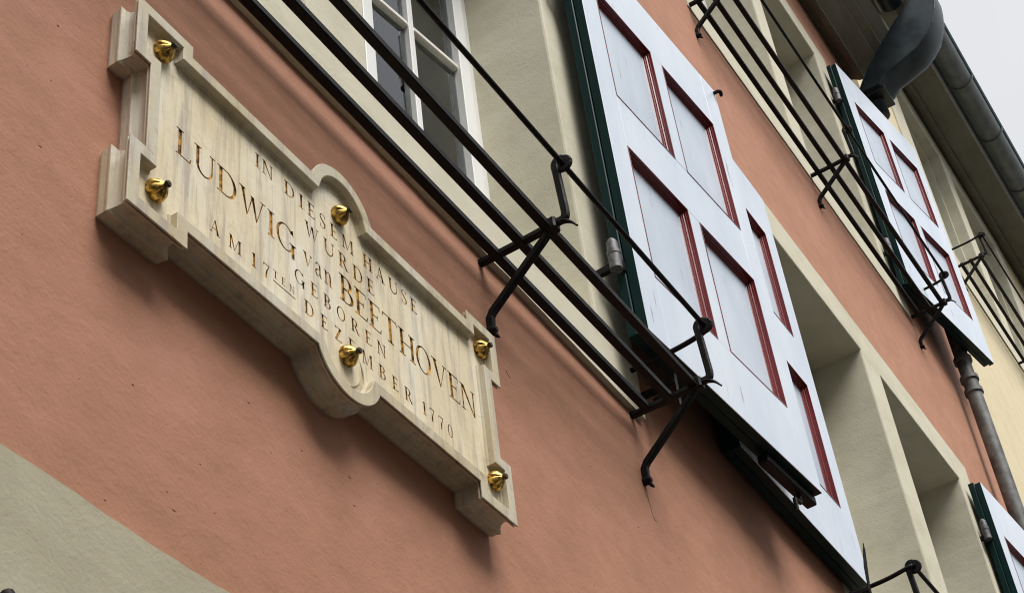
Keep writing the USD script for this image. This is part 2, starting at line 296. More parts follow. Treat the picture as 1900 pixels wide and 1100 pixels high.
pink = thing('pink_house', 'pink plastered old town house with beige window surrounds and dark eaves', 'house', W(2.2, 0, -EYE))
XB = 7.42
GROUND_S = (0.05, 2.75, -0.6, 1.205); W1S = (0.605, 2.965, 2.395, 4.312); W2S = (4.24, 6.625, 2.388, 4.318); U2S = (4.225, 6.56, 5.150, 7.03)
W1O = [(0.785, 1.685, 2.565, 4.15), (1.885, 2.785, 2.565, 4.15)]
W2O = [(4.43, 5.33, 2.565, 4.152), (5.525, 6.42, 2.565, 4.145)]
U2O = [(4.41, 5.31, 5.32, 6.88), (5.47, 6.345, 5.32, 6.88)]
GO = [(0.35, 1.25, -0.4, 0.72), (1.5, 2.45, -0.4, 0.72)]
wallp = sbox(-4, -EYE, XB, 7.46)
for s in (GROUND_S, W1S, W2S, U2S): wallp = wallp.difference(sbox(s[0] + 0.03, s[2] + 0.03, s[1] - 0.03, s[3] - 0.03))
wallm = slab(wallp, -0.30, 0.0)
put('wall', wallm, 'pink_plaster', pink)
surround(pink, *GROUND_S, GO, 3, 'window_surround', 0.008, amp=0.008, material='grey_plaster', label='beige painted surround of a ground floor window')
surround(pink, *W1S, W1O, 5, proud=0.014, tilt=0.019, label='beige surround of the twin window above the marble plaque')
surround(pink, *W2S, W2O, 8, label='beige surround of the twin window right of the two overlapping shutters')
surround(pink, *U2S, U2O, 13, label='beige surround of the upper floor twin window under the eaves')
for o in GO: casement(pink, *o, rows=2)
casement(pink, *W1O[0]); casement(pink, *W1O[1], blind=0, ajar=math.radians(7))
for o in W2O + U2O: casement(pink, *o)
# body behind the front, closing off the light
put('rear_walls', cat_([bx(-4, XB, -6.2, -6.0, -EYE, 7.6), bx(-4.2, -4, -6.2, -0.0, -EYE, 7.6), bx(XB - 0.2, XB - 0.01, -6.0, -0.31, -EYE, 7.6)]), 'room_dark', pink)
def along(profile, x0, x1, caps=True):
    p = np.asarray(profile, float); a = np.stack([np.full(len(p), x0), -p[:, 0], p[:, 1] + EYE], 1); b = a.copy(); b[:, 0] = x1
    ms = [loft([a, b])]
    if caps:
        v, f = trimesh.creation.triangulate_polygon(Polygon(p), engine='earcut')
        for xx in (x0, x1): ms.append(trimesh.Trimesh(np.stack([np.full(len(v), xx), -v[:, 0], v[:, 1] + EYE], 1), f, process=False))
    return cat_(ms)
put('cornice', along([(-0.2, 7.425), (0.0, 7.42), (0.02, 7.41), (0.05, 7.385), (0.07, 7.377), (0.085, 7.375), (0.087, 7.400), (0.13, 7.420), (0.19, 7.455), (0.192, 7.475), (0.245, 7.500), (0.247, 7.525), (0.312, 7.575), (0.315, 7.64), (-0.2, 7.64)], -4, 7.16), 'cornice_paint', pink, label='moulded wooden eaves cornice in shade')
put('roof', along([(0.44, 7.73), (-3.2, 10.6), (-6.2, 7.7), (-6.2, 7.65), (-3.2, 10.5), (0.39, 7.725)], -4, 7.16), 'roof_tile', pink)
ga = np.linspace(math.pi, 2 * math.pi, 13)
def trough(dc, zc, r, x0, x1):
    o = [(dc + r * math.cos(a), zc + r * math.sin(a)) for a in ga]; i = [(dc + (r - 0.004) * math.cos(a), zc + (r - 0.004) * math.sin(a)) for a in ga[::-1]]
    return along(o + i, x0, x1)
put('gutter', trough(0.395, 7.685, 0.078, -4, 7.0), 'dark_copper', pink, smooth=40)

yel = thing('yellow_house', 'pale yellow plastered neighbouring house with broad eaves at upper right', 'house', W(9.5, 0, -EYE))
Y1S = (8.34, 11.18, 6.95, 9.10); Y1O = [(8.70, 9.70, 7.16, 8.93), (9.93, 10.92, 7.16, 8.93)]
Y2S = (12.2, 15.0, 6.95, 9.10); Y2O = [(12.55, 13.5, 7.16, 8.93), (13.7, 14.65, 7.16, 8.93)]
yw = sbox(XB + 0.005, -EYE, 17, 9.2)
for s in (Y1S, Y2S): yw = yw.difference(sbox(s[0] + 0.03, s[2] + 0.03, s[1] - 0.03, s[3] - 0.03))
put('wall', slab(yw, -0.30, -0.004), 'yellow_plaster', yel)
surround(yel, *Y1S, Y1O, 21, rebate=0.03, amp=0.003, label='beige surround with rebated edges round the twin window'); surround(yel, *Y2S, Y2O, 27, rebate=0.03, amp=0.003)
for o in Y1O + Y2O: casement(yel, o[0] + 0.03, o[1] - 0.03, o[2] + 0.03, o[3] - 0.03)
put('rear_walls', cat_([bx(XB, 17, -6.2, -6.0, -EYE, 9.2), bx(17, 17.2, -6.2, 0, -EYE, 9.2), bx(XB + 0.01, XB + 0.2, -6.0, -0.31, -EYE, 9.2)]), 'room_dark', yel)
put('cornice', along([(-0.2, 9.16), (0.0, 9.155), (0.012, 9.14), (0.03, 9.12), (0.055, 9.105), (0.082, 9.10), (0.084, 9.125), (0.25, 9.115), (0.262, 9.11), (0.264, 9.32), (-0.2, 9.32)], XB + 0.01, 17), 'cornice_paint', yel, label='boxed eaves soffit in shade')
put('roof', along([(0.47, 9.33), (-3.2, 12.2), (-6.2, 9.3), (-6.2, 9.25), (-3.2, 12.1), (0.42, 9.325)], XB + 0.02, 17), 'roof_tile', yel)

gut = thing('rain_gutter', 'grey half round zinc rain gutter with collars along the yellow house eaves', 'gutter', W(9.5, 0.385, 9.1))
GD, GZ, GR = 0.385, 9.135, 0.082
put('trough', trough(GD, GZ, GR, 7.5, 17), 'zinc', gut, smooth=40)
for xx in (7.75, 8.54, 9.31, 9.957, 10.62, 11.3, 12.0):
    o = [W(xx, GD + (GR + 0.004) * math.cos(a), GZ + (GR + 0.004) * math.sin(a)) for a in np.linspace(math.pi, 2 * math.pi, 15)]
    put('collar', sweep(o, 0.016, 0.007, square=True, up=(1, 0, 0)), 'zinc', gut)
put('rim', sweep([W(7.5, GD + GR + 0.004, GZ + 0.006), W(17, GD + GR + 0.004, GZ + 0.006)], 0.018, sides=10), 'slate_edge', gut, smooth=50)

# ------------------------------------------------------------------ the other side of the narrow street (behind the camera)
metal('render_grey', (0.20, 0.19, 0.165), (0.27, 0.255, 0.22), 0.0, 0.85, 1.5)
for k, (xa, xb, hh) in enumerate(((-14, -6, 12.6), (-6, 1.2, 11.8), (1.2, 9, 7.4), (9, 17, 6.8), (17, 26, 6.6))):
    oh = thing('street_house', ['grey rendered house at the far left end across the street', 'taller grey house across the street behind the viewer', 'grey house across the street facing the plaque', 'low grey house across the street facing the yellow house', 'grey house furthest along across the street'][k], 'house', W((xa + xb) / 2, 7.8, -EYE), group='houses across the street')
    n = 3; ww = (xb - xa) / n; fac = sbox(xa + 0.01, -EYE, xb - 0.01, hh - EYE); wins = []
    for fl in range(int((hh - 0.6) // 2.9)):
        for i in range(n):
            xc = xa + ww * (i + 0.5); z0 = -EYE + 0.9 + fl * 2.9; wins.append((xc - 0.5, xc + 0.5, z0, min(z0 + 1.6, hh - EYE - 0.3)))
    for a in wins: fac = fac.difference(sbox(a[0], a[2], a[1], a[3]))
    put('wall', slab(fac, 7.8, 8.1), 'render_grey', oh)
    for a in wins: put('window', bx(a[0] - 0.02, a[1] + 0.02, 7.95, 7.98, a[2] - 0.02, a[3] + 0.02), 'glass', oh)
    put('rear_walls', cat_([bx(xa, xb, 14.0, 14.2, -EYE, hh - EYE), bx(xa, xa + 0.1, 8.1, 14.0, -EYE, hh - EYE), bx(xb - 0.1, xb, 8.1, 14.0, -EYE, hh - EYE)]), 'room_dark', oh)
    put('roof', along([(7.4, hh - EYE), (11.3, hh - EYE + 2.4), (14.6, hh - EYE), (14.6, hh - EYE - 0.06), (7.4, hh - EYE - 0.06)], xa, xb), 'roof_tile', oh)

# ------------------------------------------------------------------ downpipe with its swan-neck funnel
pipe = thing('downpipe', 'dark leaded rainwater downpipe with wide funnel head between the pink and yellow houses', 'downpipe', W(7.13, 0.07, -EYE))
def ring_tube(zr, x, d, sides=24):
    loops = []
    for z, r in zr:
        a = np.arange(sides) * 2 * np.pi / sides; loops.append(np.stack([x + r * np.cos(a), -d + r * np.sin(a), np.full(sides, z + EYE)], 1))
    return loft(loops, True, True, True)
PX, PD, PR = 7.13, 0.074, 0.038
put('pipe', ring_tube([(-EYE, PR), (5.11, PR)], PX, PD), 'pipe_lead', pipe, smooth=40)
put('upper_pipe', ring_tube([(5.10, PR * 0.93), (7.05, PR * 0.93)], PX, PD), 'pipe_lead', pipe, smooth=40)
for z in (5.03, 5.11, 5.23, 3.2, 1.2):
    put('collar', ring_tube([(z - 0.016, PR + 0.001), (z - 0.012, PR + 0.008), (z + 0.012, PR + 0.008), (z + 0.016, PR + 0.001)], PX, PD), 'pipe_lead', pipe, smooth=30)
put('corrugated_neck', ring_tube([(7.00 + 0.008 * i, PR + (0.012 if i % 2 else 0.002)) for i in range(15)], PX, PD + 0.03), 'dark_copper', pipe, smooth=60)
put('flange', cbx(PX - 0.085, PX + 0.085, PD - 0.045, PD + 0.115, 7.125, 7.15, 0.004), 'dark_copper', pipe)
near = [(0.050, 7.16), (0.14, 7.30), (0.235, 7.405), (0.31, 7.48), (0.373, 7.545), (0.44, 7.60), (0.502, 7.66), (0.60, 7.69), (0.625, 7.60), (0.604, 7.49), (0.562, 7.395), (0.50, 7.325), (0.43, 7.270), (0.33, 7.235), (0.232, 7.205), (0.17, 7.150), (0.06, 7.145)]
nr = np.array(near); cen = nr.mean(0)
def hop(x, s): q = cen + (nr - cen) * s; return np.stack([np.full(len(q), x), -q[:, 0], q[:, 1] + EYE], 1)
nf = trimesh.creation.triangulate_polygon(Polygon(nr), engine='earcut')
capn = trimesh.Trimesh(np.stack([np.full(len(nf[0]), 7.02), -nf[0][:, 0], nf[0][:, 1] + EYE], 1), nf[1], process=False)
put('funnel', cat_([capn, loft([hop(7.02, 1.0), hop(7.026, 1.012), hop(7.08, 1.035), hop(7.14, 1.03), hop(7.19, 0.99), hop(7.22, 0.90), hop(7.235, 0.7)], True, False, True)]), 'dark_copper', pipe, smooth=28)
put('funnel_seam', sweep(np.vstack([hop(7.02, 1.006), hop(7.02, 1.006)[:1]]), 0.006, sides=6), 'dark_copper', pipe)

# ------------------------------------------------------------------ memorial plaque
plq = thing('memorial_plaque', 'weathered marble memorial plaque with gilt engraved lettering on the pink wall', 'plaque', W(1.694, 0.03, 1.65))
PF, PP = 0.058, 0.0415
XL, XR, EL_, ER = 1.231, 2.157, 1.1985, 2.1895
BZ, TZ, EB, ET = 1.688, 2.055, 1.655, 2.080
EAR = 0.1235; EBH, ETH = 1.782, 1.957
def arc(cx, cz, r, x0, z, ccw_from, n=22):
    """arc of the lobe above/below level z going from left/right end"""
    h = math.asin(max(-1, min(1, (z - cz) / r)))
    if ccw_from == 'bottom':   # lobe below: from left to right through the bottom
        a = np.linspace(math.pi - h, 2 * math.pi + h, n)
    else:                      # lobe above: from right to left through the top
        a = np.linspace(h, math.pi - h, n)
    return [(cx + r * math.cos(t), cz + r * math.sin(t)) for t in a]
LC = 1.7045
outer = [(EL_, EB), (EL_ + EAR, EB), (EL_ + EAR, BZ)] + arc(LC, 1.7195, 0.086, 0, BZ, 'bottom') + [(ER - EAR + 0.011, BZ), (ER - EAR + 0.011, EB), (ER, EB), (ER, EBH), (XR, EBH), (XR, ETH), (ER, ETH), (ER, ET), (ER - EAR + 0.025, ET), (ER - EAR + 0.025, TZ)] + arc(LC + 0.002, 2.0325, 0.0855, 0, TZ, 'top') + [(EL_ + EAR, TZ), (EL_ + EAR, ET), (EL_, ET), (EL_, ETH), (XL, ETH), (XL, EBH), (EL_, EBH)]
outer = np.array(outer)
def dens(loop, step=0.012):
    out = []
    for a, b in zip(loop, np.roll(loop, -1, 0)):
        n = max(1, int(round(np.linalg.norm(b - a) / step)))
        out += [a + (b - a) * k / n for k in range(n)]
    return np.array(out)
FW = 0.0222
inner = offset(outer, FW)
prof = [(0.004, 0.0), (0.0015, 0.006), (0.0015, 0.016), (0.0, 0.0215), (0.0, 0.0235), (0.0060, 0.0265), (0.0100, 0.0315), (0.0118, 0.038), (0.0110, 0.044), (0.0070, 0.0482), (0.0022, 0.0490), (0.0014, 0.0496), (0.0014, 0.0518), (0.0060, 0.0522), (0.0060, 0.0542), (0.0006, 0.0550), (0.0, 0.0560), (0.0, 0.0574), (0.0008, 0.0580), (FW - 0.0012, 0.0580), (FW, 0.0572), (FW, 0.0460), (FW + 0.002, 0.0435), (FW + 0.0035, 0.0400)]
rings = []
for o, d in prof:
    r = offset(outer, o); n_ = meshkit.fbm(np.stack([r[:, 0] * 70, r[:, 1] * 70, np.full(len(r), d * 150)], 1), 3, 4) - 0.5
    r = r + n_[:, None] * 0.0011
    rings.append(loop3(r, d))
put('frame', loft(rings), 'marble_frame', plq)

# --- lettering
TH, TN, SF = 0.135, 0.046, 0.040
def stem(x, w, y0=0.0, y1=1.0, serif=0.085, top=True, bot=True):
    g = [sbox(x, y0, x + w, y1)]
    if bot: g.append(sbox(x - serif, y0, x + w + serif, y0 + SF))
    if top: g.append(sbox(x - serif, y1 - SF, x + w + serif, y1))
    return unary_union(g)
def diag(xa, ya, xb, yb, w): return Polygon([(xa, ya), (xa + w, ya), (xb + w, yb), (xb, yb)])
def ell(cx, cy, rx, ry): return affinity.translate(affinity.scale(Point(0, 0).buffer(1, 24), rx, ry), cx, cy)
def oval(w, th=TH, tn=TN, y0=-0.015, y1=1.015):
    cy, ry = (y0 + y1) / 2, (y1 - y0) / 2
    return ell(w / 2, cy, w / 2, ry).difference(ell(w / 2, cy, w / 2 - th * 0.85, ry - tn))
def bowl(x, xs, w, y0, y1, th=TH, tn=TN):
    """right half bowl: starts at the stem at x, straight to xs, right end at w"""
    cy, ry = (y0 + y1) / 2, (y1 - y0) / 2; big = sbox(x, y0 - 1, w + 1, y1 + 1)
    o = unary_union([ell(xs, cy, w - xs, ry).intersection(sbox(xs, y0, w + 1, y1)), sbox(x, y0, xs, y1)])
    i = unary_union([ell(xs, cy, w - xs - th, ry - tn).intersection(sbox(xs, y0, w + 1, y1)), sbox(x - 1, y0 + tn, xs, y1 - tn)])
    return o.difference(i).intersection(big)
def brush(pts, ws):
    p = smooth_path([(a, b, 0) for a, b in pts], 8)[:, :2]; w = np.interp(np.linspace(0, 1, len(p)), np.linspace(0, 1, len(ws)), ws)
    g = []
    for k in range(len(p) - 1):
        t = p[k + 1] - p[k]; t = t / (np.linalg.norm(t) + 1e-9); n = np.array([-t[1], t[0]])
        g.append(Polygon([p[k] + n * w[k] / 2, p[k] - n * w[k] / 2, p[k + 1] - n * w[k + 1] / 2, p[k + 1] + n * w[k + 1] / 2]).buffer(0.004))
    return unary_union(g)
def glyph(c):
    s = 0.085
    if c == 'I': return stem(s, TH), 0.30
    if c == 'L': return unary_union([stem(s, TH), sbox(s, 0, 0.60, SF), Polygon([(0.60, 0), (0.635, 0.17), (0.60, 0.17), (0.56, 0.02)])]), 0.64
    if c == 'E': return unary_union([stem(s, TH), sbox(s, 0, 0.58, SF), sbox(s, 1 - SF, 0.56, 1), sbox(s, 0.5, 0.44, 0.5 + SF), sbox(0.42, 0.42, 0.45, 0.61), Polygon([(0.58, 0), (0.62, 0.17), (0.585, 0.17), (0.545, 0.02)]), Polygon([(0.56, 1), (0.575, 0.84), (0.545, 0.84), (0.52, 0.98)])]), 0.62
    if c == 'T': return unary_union([stem(0.32, TH, top=False), sbox(0.03, 1 - SF, 0.74, 1), Polygon([(0.03, 1), (0.0, 0.83), (0.035, 0.83), (0.07, 0.98)]), Polygon([(0.74, 1), (0.77, 0.83), (0.735, 0.83), (0.70, 0.98)])]), 0.77
    if c == 'H': return unary_union([stem(s, TH), stem(0.62, TH), sbox(s, 0.49, 0.7, 0.49 + SF)]), 0.83
    if c == 'N': return unary_union([stem(s, TN + 0.012), stem(0.70, TN + 0.012, bot=False), Polygon([(0.06, 1), (0.06 + TH + 0.02, 1), (0.745, 0.0), (0.70, 0.0)]), sbox(0.0, 1 - SF, 0.16, 1)]), 0.84
    if c == 'M': return unary_union([stem(0.085, TN + 0.012, top=False), stem(0.83, TH, top=False), Polygon([(0.08, 1), (0.08 + TH, 1), (0.50, 0.04), (0.46, 0.0)]), Polygon([(0.46, 0.0), (0.50, 0.04), (0.86, 1.0), (0.815, 1.0)]), sbox(0.0, 1 - SF, 0.15, 1), sbox(0.82, 1 - SF, 1.03, 1)]), 1.04
    if c in 'Vv':
        return unary_union([Polygon([(0.07, 1), (0.07 + TH + 0.02, 1), (0.44, 0.06), (0.40, 0.0)]), Polygon([(0.40, 0.0), (0.44, 0.06), (0.74, 1), (0.695, 1)]), sbox(0.0, 1 - SF, 0.29, 1), sbox(0.60, 1 - SF, 0.83, 1)]), 0.83
    if c == 'W': return unary_union([Polygon([(0.07, 1), (0.07 + TH, 1), (0.37, 0.06), (0.33, 0)]), Polygon([(0.33, 0), (0.37, 0.06), (0.60, 0.82), (0.56, 0.86)]), Polygon([(0.52, 0.9), (0.52 + TH, 0.9), (0.80, 0.06), (0.76, 0)]), Polygon([(0.76, 0), (0.80, 0.06), (1.09, 1), (1.045, 1)]), sbox(0, 1 - SF, 0.28, 1), sbox(0.95, 1 - SF, 1.17, 1)]), 1.17
    if c == 'A': return unary_union([Polygon([(0.08, 0), (0.125, 0), (0.43, 1), (0.39, 1.0)]), Polygon([(0.37, 1), (0.45, 1), (0.77, 0), (0.77 - TH - 0.02, 0)]), sbox(0.20, 0.32, 0.60, 0.32 + SF), sbox(0, 0, 0.21, SF), sbox(0.55, 0, 0.86, SF)]), 0.86
    if c == 'Z': return unary_union([sbox(0.05, 1 - SF, 0.66, 1), sbox(0.0, 0, 0.64, SF), Polygon([(0.0, 0.0), (TH + 0.02, 0.0), (0.66, 1), (0.66 - TH - 0.02, 1)]), Polygon([(0.05, 1), (0.03, 0.82), (0.06, 0.82), (0.09, 0.98)]), Polygon([(0.64, 0), (0.68, 0.19), (0.645, 0.19), (0.60, 0.02)])]), 0.69
    if c == 'D': return unary_union([stem(s, TH), bowl(s, 0.38, 0.84, 0, 1)]), 0.85
    if c == 'B': return unary_union([stem(s, TH), bowl(s, 0.32, 0.60, 0.5, 1), bowl(s, 0.34, 0.66, 0, 0.53)]), 0.67
    if c == 'R': return unary_union([stem(s, TH), bowl(s, 0.32, 0.62, 0.46, 1), Polygon([(0.32, 0.49), (0.46, 0.49), (0.78, 0.0), (0.62, 0.0)]), sbox(0.62, 0, 0.82, SF)]), 0.82
    if c == 'U':
        g = unary_union([ell(0.435, 0.34, 0.35, 0.355).difference(ell(0.455, 0.34, 0.255, 0.355 - TN - 0.01)).intersection(sbox(0, -0.1, 1, 0.34))])
        return unary_union([sbox(0.085, 0.34, 0.085 + TH - 0.012, 1), sbox(0.735, 0.34, 0.785, 1), sbox(0, 1 - SF, 0.29, 1), sbox(0.65, 1 - SF, 0.87, 1), g]), 0.87
    if c == 'O': return oval(0.80), 0.80
    if c == '0': return affinity.translate(oval(0.54, 0.11), 0.02, 0), 0.58
    if c == 'G':
        g = oval(0.86).difference(Polygon([(0.5, 0.52), (1.2, 0.56), (1.2, 0.93), (0.78, 0.80)]).intersection(sbox(0.5, 0.4, 1.2, 0.9)))
        g = g.difference(sbox(0.62, 0.42, 1, 0.80))
        return unary_union([g, stem(0.70, TH - 0.01, -0.02 - 0.12, 0.42, top=True, bot=False), Polygon([(0.775, 0.99), (0.80, 0.76), (0.765, 0.76), (0.69, 0.92)])]), 0.90
    if c == 'S': return brush([(0.47, 0.78), (0.42, 0.93), (0.27, 1.0), (0.11, 0.92), (0.07, 0.76), (0.17, 0.60), (0.34, 0.46), (0.46, 0.30), (0.43, 0.10), (0.26, 0.0), (0.10, 0.05), (0.04, 0.22)], [0.03, 0.035, 0.03, 0.05, 0.09, 0.12, 0.125, 0.11, 0.08, 0.035, 0.035, 0.03]).union(sbox(0.455, 0.76, 0.485, 0.98)).union(sbox(0.025, 0.02, 0.055, 0.24)), 0.53
    if c == 'a': return unary_union([brush([(0.13, 0.80), (0.22, 0.97), (0.40, 0.97), (0.50, 0.78), (0.50, 0.3), (0.54, 0.06), (0.66, 0.03)], [0.09, 0.05, 0.05, 0.12, 0.13, 0.10, 0.04]), brush([(0.50, 0.60), (0.28, 0.50), (0.12, 0.30), (0.20, 0.05), (0.36, 0.06), (0.50, 0.28)], [0.03, 0.06, 0.13, 0.08, 0.04, 0.03])]), 0.68
    if c == 'n': return unary_union([stem(0.10, 0.14, serif=0.09, top=False), sbox(0.0, 1 - SF, 0.2, 1), brush([(0.20, 0.72), (0.36, 0.95), (0.52, 0.92), (0.58, 0.66), (0.58, 0.0)], [0.03, 0.05, 0.10, 0.14, 0.14]), sbox(0.48, 0, 0.76, SF)]), 0.78
    if c == '1': return unary_union([stem(0.12, TH, top=False, serif=0.10), Polygon([(0.12, 1.0), (0.12 + TH, 1.02), (0.02, 0.86), (0.0, 0.89)])]), 0.36
    if c == '7': return unary_union([sbox(0.03, 0.93, 0.56, 1), Polygon([(0.52, 1), (0.56, 1), (0.36, 0.45), (0.31, 0), (0.17, 0), (0.24, 0.45)]), Polygon([(0.03, 1), (0.0, 0.78), (0.035, 0.78), (0.07, 0.96)])]), 0.58
    raise KeyError(c)
LET = []
def word(text, x0, x1, base, h, th=None):
    global TH, TN, SF
    TH, TN, SF = (0.140, 0.050, 0.042) if h > 0.04 else (0.158, 0.070, 0.058)
    gl = [glyph(c) for c in text]; wsum = sum(w for _, w in gl) * h; kx = 1.0
    gap = (x1 - x0 - wsum) / max(1, len(gl) - 1)
    if gap < 0.06 * h and len(gl) > 1: gap = 0.06 * h; kx = (x1 - x0 - gap * (len(gl) - 1)) / wsum
    x = x0
    for (g, w), c in zip(gl, text):
        LET.append((c, affinity.translate(affinity.scale(g, h * kx, h, origin=(0, 0)), x, base))); x += w * h * kx + gap
for a in (('IN', 1.494, 1.537), ('DIESEM', 1.568, 1.755), ('HAUSE', 1.783, 1.944)): word(*a, 1.9733, 0.0305)
word('WURDE', 1.620, 1.811, 1.9225, 0.0320)
word('LUDWIG', 1.309, 1.594, 1.8490, 0.0540); word('van', 1.613, 1.690, 1.8535, 0.0285); word('BEETHOVEN', 1.710, 2.116, 1.8485, 0.0570)
word('GEBOREN', 1.590, 1.833, 1.8015, 0.0275)
word('AM', 1.388, 1.459, 1.7530, 0.0270); word('17', 1.484, 1.527, 1.7545, 0.0275); word('TEN', 1.535, 1.588, 1.7690, 0.0150)
word('DEZEMBER', 1.613, 1.906, 1.7520, 0.0275); word('1770', 1.936, 2.027, 1.7535, 0.0265)
LET.append(('_', sbox(1.535, 1.7605, 1.590, 1.7625)))
crescent = ell(1.716, 1.7165, 0.050, 0.050).difference(ell(1.7065, 1.7275, 0.052, 0.052)).intersection(sbox(1.69, 1.60, 1.80, 1.76))
panel = Polygon(offset(outer, FW - 0.0005)).buffer(0.0022, join_style=2)
cut = unary_union([g.buffer(0.00004) for _, g in LET] + [crescent])
put('inscription_panel', slab(panel.difference(cut), PP - 0.0040, PP), 'marble', plq)
put('backing', slab(Polygon(offset(outer, 0.012)), 0.010, PP - 0.0050), 'marble', plq)
put('crescent_groove', sheet(crescent.buffer(0.001), PP - 0.0028), 'marble_frame', plq)
def cut_letter(g, d0, d1):
    ms = [sheet(g, d1)]
    for p in polys(g):
        for r in [p.exterior] + list(p.interiors):
            q = np.array(r.coords)[:-1]
            if len(q) > 2: ms.append(loft([loop3(q, d0), loop3(q, d1)]))
    return cat_(ms)
for c, g in LET:
    put('underline' if c == '_' else 'letter', cut_letter(g, PP + 0.0001, PP - 0.0028), 'gilding', plq)
def boss(x, z):
    n, lob = 112, 7; rr = [(0.0, 0.0155), (0.002, 0.0175), (0.005, 0.0184), (0.009, 0.0182), (0.013, 0.0166), (0.017, 0.0134), (0.0205, 0.0095), (0.023, 0.0062), (0.0242, 0.0046)]
    a = np.arange(n) * 2 * np.pi / n + 0.4; loops = []
    for h, r in rr:
        fl = 1 - 0.22 * np.exp(-(((a * lob / (2 * np.pi)) % 1.0 - 0.5) / 0.13)**2) * min(1, (r / 0.013)**2)
        loops.append(np.stack([x + r * fl * np.cos(a), np.full(n, -(PP - 0.001 + h)), z + EYE + r * fl * np.sin(a)], 1))
    b = put('boss', loft(loops, True, False, True), 'gold', plq, smooth=38)
    kl = []
    for h, r in ((0.0225, 0.0046), (0.0250, 0.0040), (0.0258, 0.0054), (0.0290, 0.0056), (0.0306, 0.0044), (0.0308, 0.0018)):
        t = np.arange(16) * 2 * np.pi / 16; kl.append(np.stack([x + r * np.cos(t), np.full(16, -(PP - 0.001 + h)), z + EYE + r * np.sin(t)], 1))
    put('knob', loft(kl, True, False, True), 'dark_knob', b, smooth=40)
for x, z in ((1.268, 2.026), (1.266, 1.731), (1.712, 2.031), (1.716, 1.729), (2.150, 2.029), (2.147, 1.732)): boss(x, z)

# ------------------------------------------------------------------ window railings
def bracket(parent, x, z, end=False):
    """arm, horn, strut, post with eye; z is the level of the arm"""
    ms = [sweep([W(x, -0.03, z - 0.004), W(x, 0.02, z - 0.004), W(x, 0.09, z - 0.003), W(x, 0.165, z)], [0.017] * 4, [0.013] * 4, square=True)]
    b = put('bracket', cat_(ms), 'wrought_iron', parent)
    put('horn', sweep(smooth_path([W(x, 0.160, z - 0.004), W(x, 0.178, z + 0.001), W(x, 0.196, z - 0.002), W(x, 0.212, z - 0.012), W(x, 0.225, z - 0.030)], 5), np.linspace(0.022, 0.006, 21), np.linspace(0.014, 0.004, 21), sides=8), 'wrought_iron', b, smooth=40)
    put('collar', cbx(x - 0.013, x + 0.013, 0.154, 0.184, z - 0.016, z + 0.016, 0.004), 'wrought_iron', b)
    put('strut', sweep([W(x, 0.163, z - 0.010), W(x, 0.150, z - 0.024), W(x, 0.016, z - 0.142), W(x, 0.009, z - 0.154), W(x, 0.008, z - 0.180)], 0.016, [0.015, 0.015, 0.015, 0.014, 0.011], square=True, up=(1, 0, 0)), 'wrought_iron', b)
    put('fixing_nail', cat_([sweep([W(x, -0.01, z - 0.188), W(x, 0.012, z - 0.188), W(x, 0.020, z - 0.188)], [0.019, 0.021, 0.012], sides=10, up=(0, 0, 1)), sweep([W(x, 0.012, z - 0.192), W(x + 0.002, 0.018, z - 0.204), W(x + 0.004, 0.022, z - 0.209)], [0.012, 0.008, 0.003], sides=6, up=(1, 0, 0))]), 'wrought_iron', b, smooth=40)
    zt = z + 0.150
    put('post', sweep(smooth_path([W(x, 0.178, z + 0.004), W(x, 0.194, z + 0.003), W(x, 0.204, z + 0.012), W(x, 0.203, z + 0.06), W(x, 0.200, z + 0.128), W(x, 0.199, zt + 0.004), W(x, 0.206, zt + 0.015), W(x, 0.218, zt + 0.014)], 5), 0.016, 0.012, square=True, up=(1, 0, 0)), 'wrought_iron', b)
    a = np.linspace(0, 2 * np.pi, 17); R = 0.0125
    put('eye', sweep([W(x + 0.001, 0.217 + R * math.cos(t), zt + R * math.sin(t)) for t in a], 0.017, 0.009, square=True, up=(1, 0, 0)), 'wrought_iron', b)
    return b
def railing(label, x0, x1, z, xs, ret0=False, ret1=True):
    t = thing('window_railing', label, 'railing', W((x0 + x1) / 2, 0, z), group='wrought iron window railings')
    for d in (0.040, 0.099, 0.163):
        n = 10; xx = np.linspace(x0 - 0.006, x1 + 0.006, n); sag = -0.004 * np.sin(np.linspace(0, np.pi, n)) 
        put('bar', sweep([W(a, d, z + s) for a, s in zip(xx, sag)], 0.0195, 0.0195, square=True), 'wrought_iron', t)
    n = 14; xx = np.linspace(x0 - 0.012, x1 + 0.012, n); pts = [W(a, 0.217, z + 0.150 - 0.003 * math.sin(math.pi * k / (n - 1))) for k, a in enumerate(xx)]
    put('rail', sweep(pts, 0.0125, sides=10), 'wrought_iron', t, smooth=50)
    for flag, xe in ((ret0, x0), (ret1, x1)):
        if flag:
            s = 1 if xe == x1 else -1
            put('return_bar', sweep(smooth_path([W(xe + s * 0.008, 0.216, z + 0.148), W(xe + s * 0.014, 0.200, z + 0.142), W(xe + s * 0.014, 0.12, z + 0.132), W(xe + s * 0.014, -0.03, z + 0.130)], 5), 0.013, sides=10), 'wrought_iron', t, smooth=50)
    for x in xs: bracket(t, x, z)
    return t
railing('black iron railing across the twin window directly above the marble plaque', 0.65, 2.918, 2.368, (0.66, 2.277, 2.918), True, True)
railing('black iron railing of the lower twin window at the bottom edge on the right', 4.22, 6.60, 2.368, (4.225, 4.95, 5.85, 6.60), True, True)
railing('black iron railing across the upper floor window of the pink house', 4.245, 6.567, 5.172, (4.245, 5.394, 6.567), False, True)
railing('black iron railing of the yellow house window beside the small shutter', 8.56, 11.05, 6.955, (8.56, 9.75, 11.05), True, True)

